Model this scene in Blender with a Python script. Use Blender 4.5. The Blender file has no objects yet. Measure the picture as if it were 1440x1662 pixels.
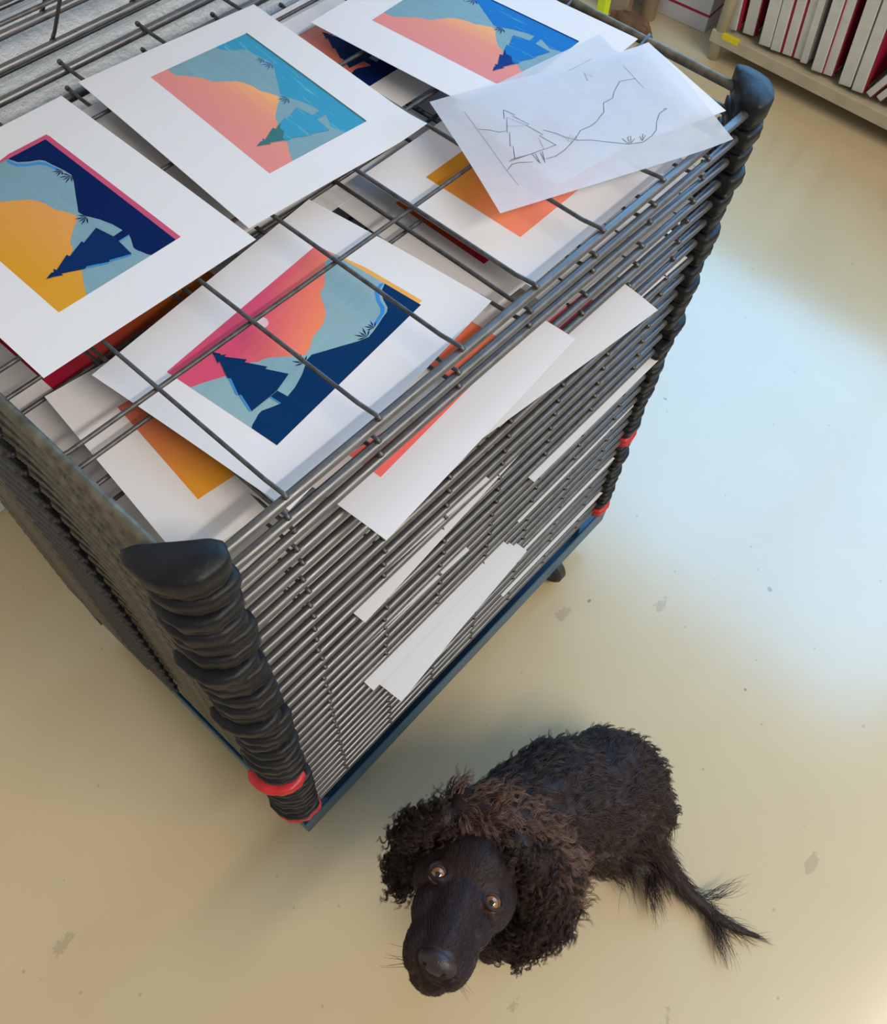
import bpy, bmesh, math, random
from mathutils import Vector, Matrix, Euler, noise
PI = math.pi
random.seed(7)
scn = bpy.context.scene
COL = scn.collection

# ------------------------------------------------------------------ camera
FPX = 1387.069
CAM = Vector((-0.1090524, -0.37955753, 2.08923356))          # floor is z = 0
ROT = Euler((math.radians(30.22381849), math.radians(-2.53360202), math.radians(-48.06728782)), 'XYZ')
cd = bpy.data.cameras.new('camera'); cam = bpy.data.objects.new('camera', cd); COL.objects.link(cam)
cam.location = CAM; cam.rotation_euler = ROT
cd.sensor_fit = 'HORIZONTAL'; cd.sensor_width = 36; cd.lens = FPX * 36 / 1440
cd.clip_start = 0.02; cd.clip_end = 100
scn.camera = cam
RM = ROT.to_matrix()
def at(px, py, z):
    """point of the photograph (px, py) at height z above the floor"""
    d = RM @ Vector(((px - 720) / FPX, -(py - 831) / FPX, -1))
    return CAM + d * ((z - CAM.z) / d.z)

# ------------------------------------------------------------------ materials
def s2l(c):
    c = c / 255
    return c / 12.92 if c <= 0.04045 else ((c + 0.055) / 1.055) ** 2.4
def rgb(r, g, b): return (s2l(r), s2l(g), s2l(b), 1)
class NT:
    def __init__(s, name):
        s.m = bpy.data.materials.new(name); s.m.use_nodes = True; s.t = s.m.node_tree
        s.b = s.t.nodes['Principled BSDF']; s.out = s.t.nodes['Material Output']
    def n(s, typ, ins=None, **kw):
        x = s.t.nodes.new(typ)
        for k, v in kw.items(): setattr(x, k, v)
        for k, v in (ins or {}).items(): s.put(x, k, v)
        return x
    def put(s, node, k, v):
        i = node.inputs[k]
        if isinstance(v, bpy.types.NodeSocket): s.t.links.new(v, i)
        else: i.default_value = v
    def ramp(s, fac, stops, interp='LINEAR'):
        r = s.n('ShaderNodeValToRGB'); r.color_ramp.interpolation = interp
        e = r.color_ramp.elements
        while len(e) > 1: e.remove(e[-1])
        e[0].position, e[0].color = stops[0]
        for p, c in stops[1:]:
            q = e.new(p); q.color = c
        s.t.links.new(fac, r.inputs[0]); return r.outputs[0]
    def noise(s, scale, detail=3, vec=None, rough=.5, dist=0):
        x = s.n('ShaderNodeTexNoise', {'Scale': scale, 'Detail': detail, 'Roughness': rough, 'Distortion': dist})
        if vec is not None: s.t.links.new(vec, x.inputs['Vector'])
        return x.outputs['Fac']
    def bump(s, h, strength=.3, dist=.01):
        b = s.n('ShaderNodeBump', {'Strength': strength, 'Distance': dist, 'Height': h})
        s.t.links.new(b.outputs[0], s.b.inputs['Normal'])
    def mix(s, f, a, b, blend='MIX'):
        x = s.n('ShaderNodeMix', data_type='RGBA', blend_type=blend)
        s.put(x, 0, f); s.put(x, 6, a); s.put(x, 7, b); return x.outputs[2]
    def math(s, op, a, b=0.0):
        x = s.n('ShaderNodeMath', operation=op); s.put(x, 0, a); s.put(x, 1, b); return x.outputs[0]
    def pos(s): return s.n('ShaderNodeNewGeometry').outputs['Position']
    def obj(s): return s.n('ShaderNodeTexCoord').outputs['Object']
    def uv(s): return s.n('ShaderNodeTexCoord').outputs['UV']
def simple(name, col, rough=.5, metal=0, spec=.5, var=0, vscale=40, bump=0, bscale=200, **kw):
    t = NT(name); t.put(t.b, 'Roughness', rough); t.put(t.b, 'Metallic', metal); t.put(t.b, 'Specular IOR Level', spec)
    if var:
        d = tuple(c * (1 - var) for c in col[:3]) + (1,); u = tuple(min(1, c * (1 + var)) for c in col[:3]) + (1,)
        t.put(t.b, 'Base Color', t.ramp(t.noise(vscale, 4, t.obj()), [(.3, d), (.7, u)]))
    else: t.put(t.b, 'Base Color', col)
    if bump: t.bump(t.noise(bscale, 4, t.obj()), bump, .002)
    for k, v in kw.items(): t.put(t.b, k, v)
    return t.m

M = {}
def wire_mat():
    t = NT('zinc_wire')
    o = t.obj()
    n = t.noise(60, 5, o, .7)
    mp = t.n('ShaderNodeMapping', {'Scale': (25, 400, 400)}); t.t.links.new(o, mp.inputs['Vector'])
    n2 = t.noise(1.0, 3, mp.outputs[0])
    t.put(t.b, 'Base Color', t.mix(n2, t.ramp(n, [(.3, (.075, .078, .082, 1)), (.7, (.17, .175, .18, 1))]), (.2, .2, .205, 1)))
    t.put(t.b, 'Metallic', .75); t.put(t.b, 'Roughness', t.ramp(n, [(.3, (.3, .3, .3, 1)), (.7, (.5, .5, .5, 1))]))
    t.bump(n2, .25, .001)
    return t.m
M['wire'] = wire_mat()
M['thin'] = simple('dark_zinc_wire', (.10, .098, .095, 1), .42, .6, var=.35, vscale=90)
M['side'] = simple('weathered_side_rod', (.15, .135, .10, 1), .5, .5, var=.45, vscale=55, bump=.3, bscale=120)
M['spring'] = simple('spring_steel', (.05, .05, .05, 1), .45, .6, var=.4, vscale=120)
M['rubber'] = simple('black_rubber', (.007, .008, .011, 1), .48, 0, .3, var=.5, vscale=35, bump=.6, bscale=60)
M['red_rubber'] = simple('red_rubber', rgb(190, 35, 42), .45, 0, .5, var=.2, vscale=40, bump=.3, bscale=70)
M['blue'] = simple('blue_enamel', rgb(34, 76, 102), .4, 0, .5, var=.2, vscale=12, bump=.1, bscale=50)
M['tyre'] = simple('caster_tyre', (.03, .03, .03, 1), .6)
M['steel'] = simple('plated_steel', (.35, .35, .36, 1), .35, .9)

def paper_mat(name, col):
    t = NT(name); t.put(t.b, 'Base Color', col); t.put(t.b, 'Roughness', .8); t.put(t.b, 'Specular IOR Level', .2)
    t.bump(t.noise(900, 3, t.obj()), .12, .0005)
    return t.m
M['paper'] = paper_mat('cotton_paper', (.74, .735, .745, 1))
def ink(name, col, col2=None, wash=0):
    t = NT('ink_' + name); t.put(t.b, 'Roughness', .7); t.put(t.b, 'Specular IOR Level', .1)
    uv = t.uv()
    mp = t.n('ShaderNodeMapping', {'Scale': (2.2, 14, 1), 'Rotation': (0, 0, .12)}); t.t.links.new(uv, mp.inputs['Vector'])
    n = t.noise(2.0 if wash else 1.2, 5, mp.outputs[0], .6, .6)
    if wash:
        c = t.ramp(n, [(.32, col), (.56, col), (.72, col2)])
    else:
        d = tuple(x * .9 for x in col[:3]) + (1,)
        c = t.ramp(n, [(.3, d), (.7, col)])
    t.put(t.b, 'Base Color', c)
    return t.m
def sky_ink(name, a, b, c, dirn=(1, -1), off=0.0):
    """printed colour gradient across the sheet: a -> b -> c along dirn in design coordinates"""
    t = NT('ink_sky_' + name); t.put(t.b, 'Roughness', .7); t.put(t.b, 'Specular IOR Level', .1)
    sp = t.n('ShaderNodeSeparateXYZ'); t.t.links.new(t.uv(), sp.inputs[0])
    g = t.math('ADD', t.math('MULTIPLY', sp.outputs[0], dirn[0]), t.math('MULTIPLY', sp.outputs[1], dirn[1]))
    mp = t.n('ShaderNodeMapping', {'Scale': (1.5, 12, 1), 'Rotation': (0, 0, .15)}); t.t.links.new(t.uv(), mp.inputs['Vector'])
    g = t.math('ADD', t.math('ADD', g, off), t.math('MULTIPLY', t.math('SUBTRACT', t.noise(1.5, 4, mp.outputs[0]), .5), .16))
    t.put(t.b, 'Base Color', t.ramp(g, [(0.08, a), (.5, b), (.92, c)]))
    return t.m
PINK, NAVY = rgb(216, 88, 116), rgb(0, 46, 92)
M['skyC'] = sky_ink('pink_orange', rgb(212, 82, 112), rgb(240, 128, 104), rgb(240, 160, 62), (.75, -1.0), .60)
M['skyA'] = sky_ink('orange_yellow', rgb(226, 150, 96), rgb(222, 156, 78), rgb(214, 152, 44), (-.3, 1.0), .1)
M['skyB'] = sky_ink('rose_orange', rgb(222, 140, 136), rgb(226, 146, 126), rgb(238, 176, 112), (.15, -1.5), 1.35)
M['skyF'] = sky_ink('ochre_coral', rgb(205, 140, 40), rgb(224, 132, 70), rgb(240, 138, 110), (.1, -1.0), 1.0)
M['skyE'] = sky_ink('coral_ochre', rgb(205, 110, 95), rgb(214, 130, 75), rgb(224, 152, 48), (.1, -1.0), 1.0)
M['skyN'] = sky_ink('salmon', rgb(226, 140, 120), rgb(220, 124, 106), rgb(214, 110, 100), (.2, -1.0), 1.0)
M['skyR'] = sky_ink('crimson_ochre', rgb(170, 30, 62), rgb(160, 70, 40), rgb(180, 108, 20), (1.0, 0), 0)
M['skyW'] = sky_ink('ochre_crimson', rgb(190, 100, 10), rgb(170, 70, 30), rgb(165, 18, 50), (.0, -1.0), 1.0)
M['coral'] = sky_ink('coral', rgb(250, 118, 112), rgb(246, 112, 96), rgb(244, 132, 92), (1.0, 0), 0)
M['pinkish'] = ink('raspberry', rgb(206, 70, 100))
M['slate'] = ink('slate', rgb(142, 176, 184))
M['slateA'] = ink('slate_dark', rgb(128, 164, 176))
M['navy'] = ink('navy', rgb(2, 50, 96)); M['navyA'] = ink('deep_navy', rgb(0, 30, 86)); M['treeA'] = ink('tree_navy', rgb(2, 44, 96))
M['bright'] = ink('bright_blue', rgb(62, 142, 206)); M['ochre'] = ink('ochre', rgb(238, 176, 92))
M['edgepink'] = ink('edge_pink', rgb(200, 86, 118)); M['sun'] = ink('pale_sun', rgb(228, 196, 204))
M['teal'] = ink('teal_wash', rgb(58, 150, 184), rgb(110, 184, 200), 1); M['tealdark'] = ink('teal_dark', rgb(62, 118, 122))
M['wash'] = ink('blue_wash', rgb(24, 112, 184), rgb(70, 158, 200), 1); M['navyD'] = ink('ink_navy', rgb(14, 52, 128))
M['tealline'] = ink('teal_line', rgb(36, 112, 146)); M['olive'] = ink('olive_edge', rgb(92, 120, 110))

# ------------------------------------------------------------------ mesh helpers
class MB:
    def __init__(s): s.v = []; s.f = []; s.mi = []; s.uv = []
    def add(s, vs, fs, mi=0, uvs=None):
        o = len(s.v); s.v += [tuple(v) for v in vs]; s.f += [tuple(i + o for i in f) for f in fs]; s.mi += [mi] * len(fs)
        s.uv += uvs if uvs else [(0, 0)] * len(vs)
        return s
    def box(s, a, b, mi=0, mat=None):
        x0, y0, z0 = a; x1, y1, z1 = b
        vs = [Vector(p) for p in ((x0, y0, z0), (x1, y0, z0), (x1, y1, z0), (x0, y1, z0), (x0, y0, z1), (x1, y0, z1), (x1, y1, z1), (x0, y1, z1))]
        if mat: vs = [mat @ v for v in vs]
        return s.add(vs, [(3, 2, 1, 0), (4, 5, 6, 7), (0, 1, 5, 4), (1, 2, 6, 5), (2, 3, 7, 6), (3, 0, 4, 7)], mi)
    def tube(s, pts, r, n=8, mi=0, cap=True):
        pts = [Vector(p) for p in pts]; rs = r if isinstance(r, (list, tuple)) else [r] * len(pts)
        vs = []; prev = None
        for i, p in enumerate(pts):
            d = (pts[min(i + 1, len(pts) - 1)] - pts[max(i - 1, 0)]).normalized()
            if prev is None:
                a = d.orthogonal().normalized()
            else:
                a = (prev - d * prev.dot(d)).normalized()
            prev = a; b = d.cross(a)
            for k in range(n):
                t = 2 * PI * k / n
                vs.append(p + (a * math.cos(t) + b * math.sin(t)) * rs[i])
        fs = []
        for i in range(len(pts) - 1):
            for k in range(n):
                fs.append((i * n + k, i * n + (k + 1) % n, (i + 1) * n + (k + 1) % n, (i + 1) * n + k))
        if cap:
            fs.append(tuple(reversed(range(n)))); fs.append(tuple((len(pts) - 1) * n + k for k in range(n)))
        return s.add(vs, fs, mi)
    def rod(s, a, b, r, n=8, seg=1, sag=0, mi=0, rounded=True):
        a = Vector(a); b = Vector(b); d = (b - a).normalized()
        pts = [a.lerp(b, i / seg) + Vector((0, 0, sag * 4 * (i / seg) * (1 - i / seg))) for i in range(seg + 1)]
        rs = [r] * len(pts)
        if rounded:
            pts = [a - d * r * .9, a - d * r * .5] + pts + [b + d * r * .5, b + d * r * .9]; rs = [r * .35, r * .82] + rs + [r * .82, r * .35]
        return s.tube(pts, rs, n, mi)
    def obj(s, name, mats, parent=None, smooth=True, uv=False):
        me = bpy.data.meshes.new(name); me.from_pydata(s.v, [], s.f)
        if not isinstance(mats, (list, tuple)): mats = [mats]
        for m in mats: me.materials.append(m)
        me.polygons.foreach_set('material_index', s.mi)
        if smooth: me.polygons.foreach_set('use_smooth', [True] * len(me.polygons))
        if uv:
            l = me.uv_layers.new(name='UVMap')
            flat = []
            for p in me.polygons:
                for vi in p.vertices: flat += list(s.uv[vi])
            l.data.foreach_set('uv', flat)
        me.update()
        o = bpy.data.objects.new(name, me); COL.objects.link(o)
        if parent: o.parent = parent
        return o
def tag(o, label=None, cat=None, group=None, kind=None):
    if label: o['label'] = label
    if cat: o['category'] = cat
    if group: o['group'] = group
    if kind: o['kind'] = kind
    return o
def empty(name, loc=(0, 0, 0), rz=0):
    o = bpy.data.objects.new(name, None); COL.objects.link(o); o.location = loc; o.rotation_euler = (0, 0, rz); o.empty_display_size = .05
    return o
def sharp(o, ang=40):
    bm = bmesh.new(); bm.from_mesh(o.data)
    for e in bm.edges:
        if len(e.link_faces) == 2 and e.calc_face_angle(0) > math.radians(ang): e.smooth = False
    bm.to_mesh(o.data); bm.free(); return o
def bevel(o, w, seg=2):
    m = o.modifiers.new('bevel', 'BEVEL'); m.width = w; m.segments = seg; m.limit_method = 'ANGLE'; m.angle_limit = math.radians(35); return o

# ------------------------------------------------------------------ setting
def floor_mat():
    t = NT('painted_concrete'); p = t.pos()
    n1 = t.noise(1.3, 5, p, .6); n2 = t.noise(9, 5, p, .6); n3 = t.noise(60, 4, p, .6)
    c = t.ramp(n1, [(.3, rgb(198, 180, 141)), (.7, rgb(206, 190, 153))])
    c = t.mix(t.math('MULTIPLY', n2, .22), c, rgb(186, 170, 133))
    # small dark specks and chips
    v = t.n('ShaderNodeTexVoronoi', {'Scale': 7.0}); t.t.links.new(p, v.inputs['Vector'])
    sp = t.math('LESS_THAN', t.math('ADD', v.outputs['Distance'], t.math('MULTIPLY', n3, .08)), .088)
    sel = t.math('GREATER_THAN', t.noise(3.1, 2, p), .52)
    c = t.mix(t.math('MULTIPLY', t.math('MULTIPLY', sp, sel), .6), c, rgb(92, 84, 70))
    v3 = t.n('ShaderNodeTexVoronoi', {'Scale': 2.6}); mp = t.n('ShaderNodeMapping', {'Scale': (1, 1.9, 1), 'Rotation': (0, 0, .7)}); t.t.links.new(p, mp.inputs['Vector']); t.t.links.new(mp.outputs[0], v3.inputs['Vector'])
    sm = t.math('LESS_THAN', t.math('ADD', v3.outputs['Distance'], t.math('MULTIPLY', t.noise(45, 5, p, .75), .22)), .175)
    c = t.mix(t.math('MULTIPLY', sm, .28), c, rgb(110, 100, 82))
    v4 = t.n('ShaderNodeTexVoronoi', {'Scale': 17.0}); t.t.links.new(p, v4.inputs['Vector'])
    s4 = t.math('LESS_THAN', t.math('ADD', v4.outputs['Distance'], t.math('MULTIPLY', n3, .08)), .10)
    c = t.mix(t.math('MULTIPLY', t.math('MULTIPLY', s4, t.math('GREATER_THAN', t.noise(2.3, 3, p), .5)), .35), c, rgb(120, 106, 84))
    t.put(t.b, 'Base Color', c)
    t.put(t.b, 'Roughness', .20)
    t.put(t.b, 'IOR', 2.0)
    t.bump(t.math('ADD', t.math('MULTIPLY', n2, .8), t.math('MULTIPLY', n3, .1)), .06, .004)
    return t.m
tag(MB().box((-4, -4.5, -.1), (4.4, 6, 0)).obj('floor', floor_mat(), smooth=False), kind='structure')

def brick_wall_mat():
    t = NT('white_painted_brick'); p = t.pos()
    sp = t.n('ShaderNodeSeparateXYZ'); t.t.links.new(p, sp.inputs[0])
    cb = t.n('ShaderNodeCombineXYZ'); t.t.links.new(sp.outputs[0], cb.inputs[0]); t.t.links.new(sp.outputs[2], cb.inputs[1])
    br = t.n('ShaderNodeTexBrick', {'Scale': 1.0, 'Mortar Size': .006, 'Mortar Smooth': .6, 'Brick Width': 30.0, 'Row Height': .085})
    t.t.links.new(cb.outputs[0], br.inputs['Vector'])
    n = t.noise(14, 6, p, .65); n2 = t.noise(70, 4, p, .7)
    c = t.ramp(n, [(.3, rgb(226, 234, 238)), (.7, rgb(240, 244, 244))])
    c = t.mix(t.math('MULTIPLY', br.outputs['Fac'], .25), c, rgb(196, 194, 184))
    t.put(t.b, 'Base Color', c); t.put(t.b, 'Roughness', .5)
    h = t.math('ADD', t.math('MULTIPLY', br.outputs['Fac'], -1.0), t.math('ADD', t.math('MULTIPLY', n, .8), t.math('MULTIPLY', n2, .35)))
    t.bump(h, .9, .012)
    return t.m
tag(MB().box((-3.5, 1.25, 0), (1.12, 1.5, 3.2)).box((.20, .90, 0), (1.12, 1.25, 3.2)).obj('wall_back', brick_wall_mat(), smooth=False), kind='structure')

plaster = simple('plaster', rgb(205, 200, 190), .7, var=.06, vscale=3)
XW = 4.15
Z0, Z1, Y0, Y1 = 1.45, 5.3, -1.9, 4.2
wr = MB(); wr.box((XW, -4.5, 0), (XW + .2, 6, Z0)); wr.box((XW, -4.5, Z1), (XW + .2, 6, 5.7)); wr.box((XW, -4.5, Z0), (XW + .2, Y0, Z1)); wr.box((XW, Y1, Z0), (XW + .2, 6, Z1))
tag(wr.obj('wall_right', plaster, smooth=False), kind='structure')
wt = NT('daylit_glass'); t = wt; t.put(t.b, 'Base Color', (.6, .7, .8, 1)); t.put(t.b, 'Emission Color', (.17, .53, 1.0, 1)); t.put(t.b, 'Emission Strength', 4.5)
win = tag(MB().box((XW + .08, Y0, Z0), (XW + .1, Y1, Z1)).obj('window_1', t.m, smooth=False), kind='structure')
fr = MB()
for i in range(5):
    y = Y0 + (Y1 - Y0) * i / 4; fr.box((XW + .04, y - .025, Z0), (XW + .08, y + .025, Z1))
for z in (Z0 + .02, Z1 - .02): fr.box((XW + .04, Y0, z - .025), (XW + .08, Y1, z + .025))
fr.obj('window_frame', simple('window_paint', rgb(225, 225, 222), .5), parent=win, smooth=False)

# ------------------------------------------------------------------ drying rack
W, D, DZ = 1.0226, .717, .0372
NT_ = 30
def zt(k): return 1.366 - DZ * k
rack = empty('drying_rack', (W / 2, D / 2, 0))
tag(rack, 'tall wire print drying rack with many stacked trays on a blue wheeled base', 'drying rack')
RO = Vector((W / 2, D / 2, 0))
def rackpart(mb, name, mat, parent, origin, **kw):
    """mesh given in world coordinates, stored about origin"""
    mb.v = [tuple(Vector(v) - origin) for v in mb.v]
    return mb.obj(name, mat, parent, **kw)
CAPP = [(-.014, .060), (-.021, .048), (-.022, .026), (-.016, .006), (-.002, -.010), (.014, -.019), (.036, -.020), (.049, -.016), (.054, .000), (.048, .012), (.020, .036), (-.004, .056)]
def cap_mesh(mirror, k):
    rnd = random.Random(k * 7 + (3 if mirror else 0))
    mb = MB(); n = 48
    # resample the outline
    P = [Vector(p) for p in CAPP]
    L = [0]
    for i in range(len(P)): L.append(L[-1] + (P[(i + 1) % len(P)] - P[i]).length)
    ring = []
    for j in range(n):
        s = L[-1] * j / n
        for i in range(len(P)):
            if L[i] <= s < L[i + 1]:
                ring.append(P[i].lerp(P[(i + 1) % len(P)], (s - L[i]) / (L[i + 1] - L[i]))); break
    c = Vector((.012, .014))
    top = k == 0
    H0 = .021 if top else .013
    prof = [(H0, .55), (H0, .80), (H0 - .0015, .93), (H0 - .005, 1.0), (.002, 1.0), (-.006, .97), (-.009, .90), (-.011, .93), (-.017, .88), (-.0225, .80), (-.0245, .6)]
    if top: prof = [(H0 + .004, .3), (H0 + .002, .7)] + prof[1:]
    w = [rnd.uniform(-1, 1) for _ in range(8)]
    vs = []
    for z, sc in prof:
        for j, p in enumerate(ring):
            a = 2 * PI * j / n
            wob = 1 + (.035 if z > -.001 else .07) * noise.noise(Vector((math.cos(a) * 2.2, math.sin(a) * 2.2 + k * 3.1, z * 160 + k))) + .035 * (w[0] * math.sin(2 * a + w[1] * 3) + w[2] * math.sin(3 * a + w[3] * 3)) + (.025 * math.sin(7 * a + w[4] * 5) if z < 0 else 0)
            q = c + (p - c) * sc * wob
            x = q.x; y = q.y
            zz = z + .0016 * w[5] * math.sin(a + w[6]) - (.006 * max(0, q.x / .05) if z < 0 else 0)
            if mirror: x = W + .011 - (x + .022) + .022 - .0 ; x = (W + .011) - q.x
            vs.append((x, y, zz))
    m = len(prof); fs = []
    for i in range(m - 1):
        for j in range(n):
            f = (i * n + j, i * n + (j + 1) % n, (i + 1) * n + (j + 1) % n, (i + 1) * n + j)
            fs.append(f if mirror else f[::-1])
    fs.append(tuple(range(n)) if not mirror else tuple(reversed(range(n))))
    fs.append(tuple((m - 1) * n + j for j in (reversed(range(n)) if not mirror else range(n))))
    mb.add(vs, fs)
    return mb
XWIRES = [.20, .335, .47, .605]
def spring_mesh(x, sgn):
    mb = MB(); pts = []; rs = []
    N = 46
    for i in range(N + 1):
        t = i / N
        pts.append((x, .31 + .19 * t, .020 - .075 * t)); rs.append(.0066 + .0014 * (i % 2) if 2 < i < N - 2 else .0035)
    mb.tube(pts, rs, 8)
    return mb
def make_tray(k, tilt=0):
    rnd = random.Random(100 + k)
    z = zt(k); sag = rnd.uniform(-.0035, .0035) if 0 < k else 0
    if k == 2: sag = .009
    if k == 1: sag = -.001
    jx = rnd.uniform(-.004, .004) if k > 0 else 0
    xe = W - .031 if k <= 0 else W - .042 + rnd.uniform(-.004, .004)
    O = Vector((0, D, 0))                                    # hinge line
    fm = MB()
    r = .0066
    fm.rod((.046 + rnd.uniform(0, .01), 0, 0), (xe, 0, 0), r, 10, 10, sag)
    fm.rod((-.005, D, 0), (W + .005, D, 0), .0058, 8)
    fm.rod((.010, .035, -.001), (.010, D, -.001), .0068, 8)
    fm.rod((W + .006, .035, -.001), (W + .006, D, -.001), .0068, 8)
    # flat hinge arms at the rear of both sides
    for x in (-.007, W + .022): fm.box((x - .0035, .47, -.010), (x + .0035, D + .035, .008))
    fm.v = [tuple(Vector(v) - O) for v in fm.v]
    tr = fm.obj('tray', [M['wire'], M['side']], rack)
    for p in tr.data.polygons:
        c = p.center
        if (c.x < .02 or c.x > W - .005) and c.y > -D + .02: p.material_index = 1
    tr.location = Vector((0, D, z)) - RO
    if tilt: tr.rotation_euler = (-tilt, 0, 0)
    wm = MB()
    for i in range(1, 8):
        x = .13 * i + jx; zz = .0095 + sag * 4 * (x / W) * (1 - x / W)
        wm.tube([(x, -.0045, zz - .002), (x, .002, zz), (x, .03, zz - .004), (x, .12, .0052), (x, D * .5, .004 + rnd.uniform(-.001, .0005)), (x, D - .02, .0052), (x, D + .010, .0075)], .0027, 6)
        wm.tube([(x - .004, 0, .0050 + sag * .9), (x, -.002, .0080 + sag * .9), (x + .004, 0, .0050 + sag * .9)], .0016, 5)   # weld
        wm.tube([(x, D + .006, .007), (x, D + .011, .007)], .0036, 6)
    for y in XWIRES:
        yy = y + rnd.uniform(-.003, .003)
        wm.tube([(.004, yy, .003), (.02, yy, -.0005), (W / 2, yy, -.001), (W - .01, yy, -.0005), (W + .012, yy, .006)], .0027, 6)
    wm.v = [tuple(Vector(v) - O) for v in wm.v]
    wm.obj('wire_grid', M['thin'], tr)
    red = k in (21, 29)
    for mir in (False, True):
        c = cap_mesh(mir, k)
        jxx = rnd.uniform(-.0035, .0035) if k > 0 else 0; jy = rnd.uniform(-.004, .004) if k > 0 else 0
        if k in (6, 12, 21, 28) and not mir: jxx -= .009; jy -= .003
        if k == 12 and mir: jxx += .018
        rs_ = 1.03 if red else 1.0; qx = (W + .0) if mir else .012
        c.v = [(qx + (v[0] - qx) * rs_ + jxx, .012 + (v[1] - .012) * rs_ - D + jy, v[2] - (.005 if red else 0)) for v in c.v]
        co = c.obj('corner_cap', M['red_rubber'] if red else M['rubber'], tr)
        if red: co['label'] = 'red rubber corner cap'
        sharp(co, 55)
    for x, sg in ((-.008, 1), (W + .024, -1)):
        if k > 25: continue
        sm = spring_mesh(x, sg); sm.v = [(v[0], v[1] - D, v[2]) for v in sm.v]
        sm.obj('spring', M['spring'], tr)
    return tr
for k in range(NT_): make_tray(k)
for k in (-1, -2, -3, -4): make_tray(k, math.radians(53))
# base
bm_ = MB()
BX0, BX1, BY0, BY1 = .002, 1.088, .0, .735
t_ = .004
for a, b in (((BX0, BY0, .104), (BX1, BY0 + t_, .180)), ((BX0, BY1 - t_, .104), (BX1, BY1, .180)), ((BX0, BY0 + t_, .104), (BX0 + t_, BY1 - t_, .180)), ((BX1 - t_, BY0 + t_, .104), (BX1, BY1 - t_, .180))):
    bm_.box(a, b)
bm_.box((BX0 + t_, BY0 + t_, .104), (BX1 - t_, BY1 - t_, .110))
for (cx, sx) in ((BX0 + t_, 1), (BX1 - t_, -1)):                 # corner gussets
    for (cy, sy) in ((BY0 + t_, 1), (BY1 - t_, -1)):
        q = .075 if sx > 0 else .12
        bm_.add([(cx, cy, .172), (cx + sx * q, cy, .172), (cx, cy + sy * .075, .172), (cx, cy, .176), (cx + sx * q, cy, .176), (cx, cy + sy * .075, .176)],
                [(0, 1, 2), (3, 4, 5), (0, 1, 4, 3), (1, 2, 5, 4), (2, 0, 3, 5)])
base = rackpart(bm_, 'base_frame', M['blue'], rack, RO, smooth=False)
bevel(base, .0015, 1)
def post(x):
    mb = MB(); mb.box((x - .016, D + .004, .110), (x + .016, D + .034, 1.50)); mb.box((x - .012, D - .10, .110), (x + .012, D + .004, .125))
    return rackpart(mb, 'rear_post', M['side'], rack, RO, smooth=False)
post(.010); post(W + .012)
def caster(x, y):
    mb = MB(); mb.box((x - .025, y - .025, .097), (x + .025, y + .025, .104)); mb.box((x - .022, y - .02, .045), (x - .018, y + .02, .1)); mb.box((x + .018, y - .02, .045), (x + .022, y + .02, .1))
    c = rackpart(mb, 'caster', M['steel'], rack, RO, smooth=False)
    w = MB(); prof = [(-.016, .028), (-.016, .042), (-.010, .049), (.010, .049), (.016, .042), (.016, .028)]; n = 28
    vs = []
    for dx, r in prof:
        for j in range(n): vs.append((x + dx - RO.x, y + r * math.cos(2 * PI * j / n) - RO.y, .0495 + r * math.sin(2 * PI * j / n)))
    fs = [(i * n + j, i * n + (j + 1) % n, (i + 1) * n + (j + 1) % n, (i + 1) * n + j) for i in range(5) for j in range(n)] + [tuple(range(n)), tuple(5 * n + j for j in reversed(range(n)))]
    w.add(vs, fs); wo = w.obj('wheel', M['tyre'], c); sharp(wo)
for x, y in ((.10, .07), (.905, .030), (.10, .64), (.97, .64)): caster(x, y)

# ------------------------------------------------------------------ art prints
PL, PH, MU, MV = .255, .160, .060, .064      # picture size and margins
MOUNT = [(1.0, .838), (.93, .83), (.905, .79), (.862, .735), (.815, .675), (.762, .65), (.72, .56), (.69, .50), (.655, .46), (.602, .43), (.54, .418), (.49, .375), (.449, .35), (.417, .37), (.395, .42), (.36, .48), (.33, .53), (.307, .555), (.28, .565), (.26, .60), (.22, .62), (.14, .655), (.11, .68), (.085, .705), (.04, .745), (0, .775), (0, 0), (1, 0)]
GROUND = [(1.0, .338), (.977, .325), (.947, .307), (.914, .245), (.89, .176), (.865, .152), (.826, .143), (.78, .127), (.737, .115), (.695, .108), (.645, .142), (.589, .195), (.535, .245), (.488, .288), (.457, .318), (.418, .313), (.395, .292), (.348, .256), (.28, .222), (.218, .208), (.214, .295), (.172, .297), (.173, .205), (.143, .224), (.093, .264), (.069, .262), (.048, .25), (.018, .237), (0, .222), (0, 0), (1, 0)]
TREE = [(.198, .880), (.215, .818), (.209, .806), (.228, .785), (.212, .778), (.26, .64), (.243, .634), (.285, .485), (.27, .482), (.312, .328), (.214, .296), (.172, .298), (.065, .312), (.102, .46), (.094, .472), (.14, .61), (.132, .632), (.180, .776), (.166, .774), (.186, .83)]
TREE_TIP = [(.198, .880), (.215, .818), (.209, .806), (.228, .785), (.212, .778), (.26, .64), (.243, .634), (.268, .55), (.235, .60), (.20, .60), (.165, .66), (.145, .650), (.180, .776), (.166, .774), (.186, .83)]
EDGE_LINE = [(.999, .345), (.972, .338), (.94, .322), (.902, .256), (.88, .190), (.856, .162), (.82, .150), (.78, .137)]
PLANTS = [((.752, .140), .05), ((.690, .125), .065), ((.400, .318), .06)]
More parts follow.
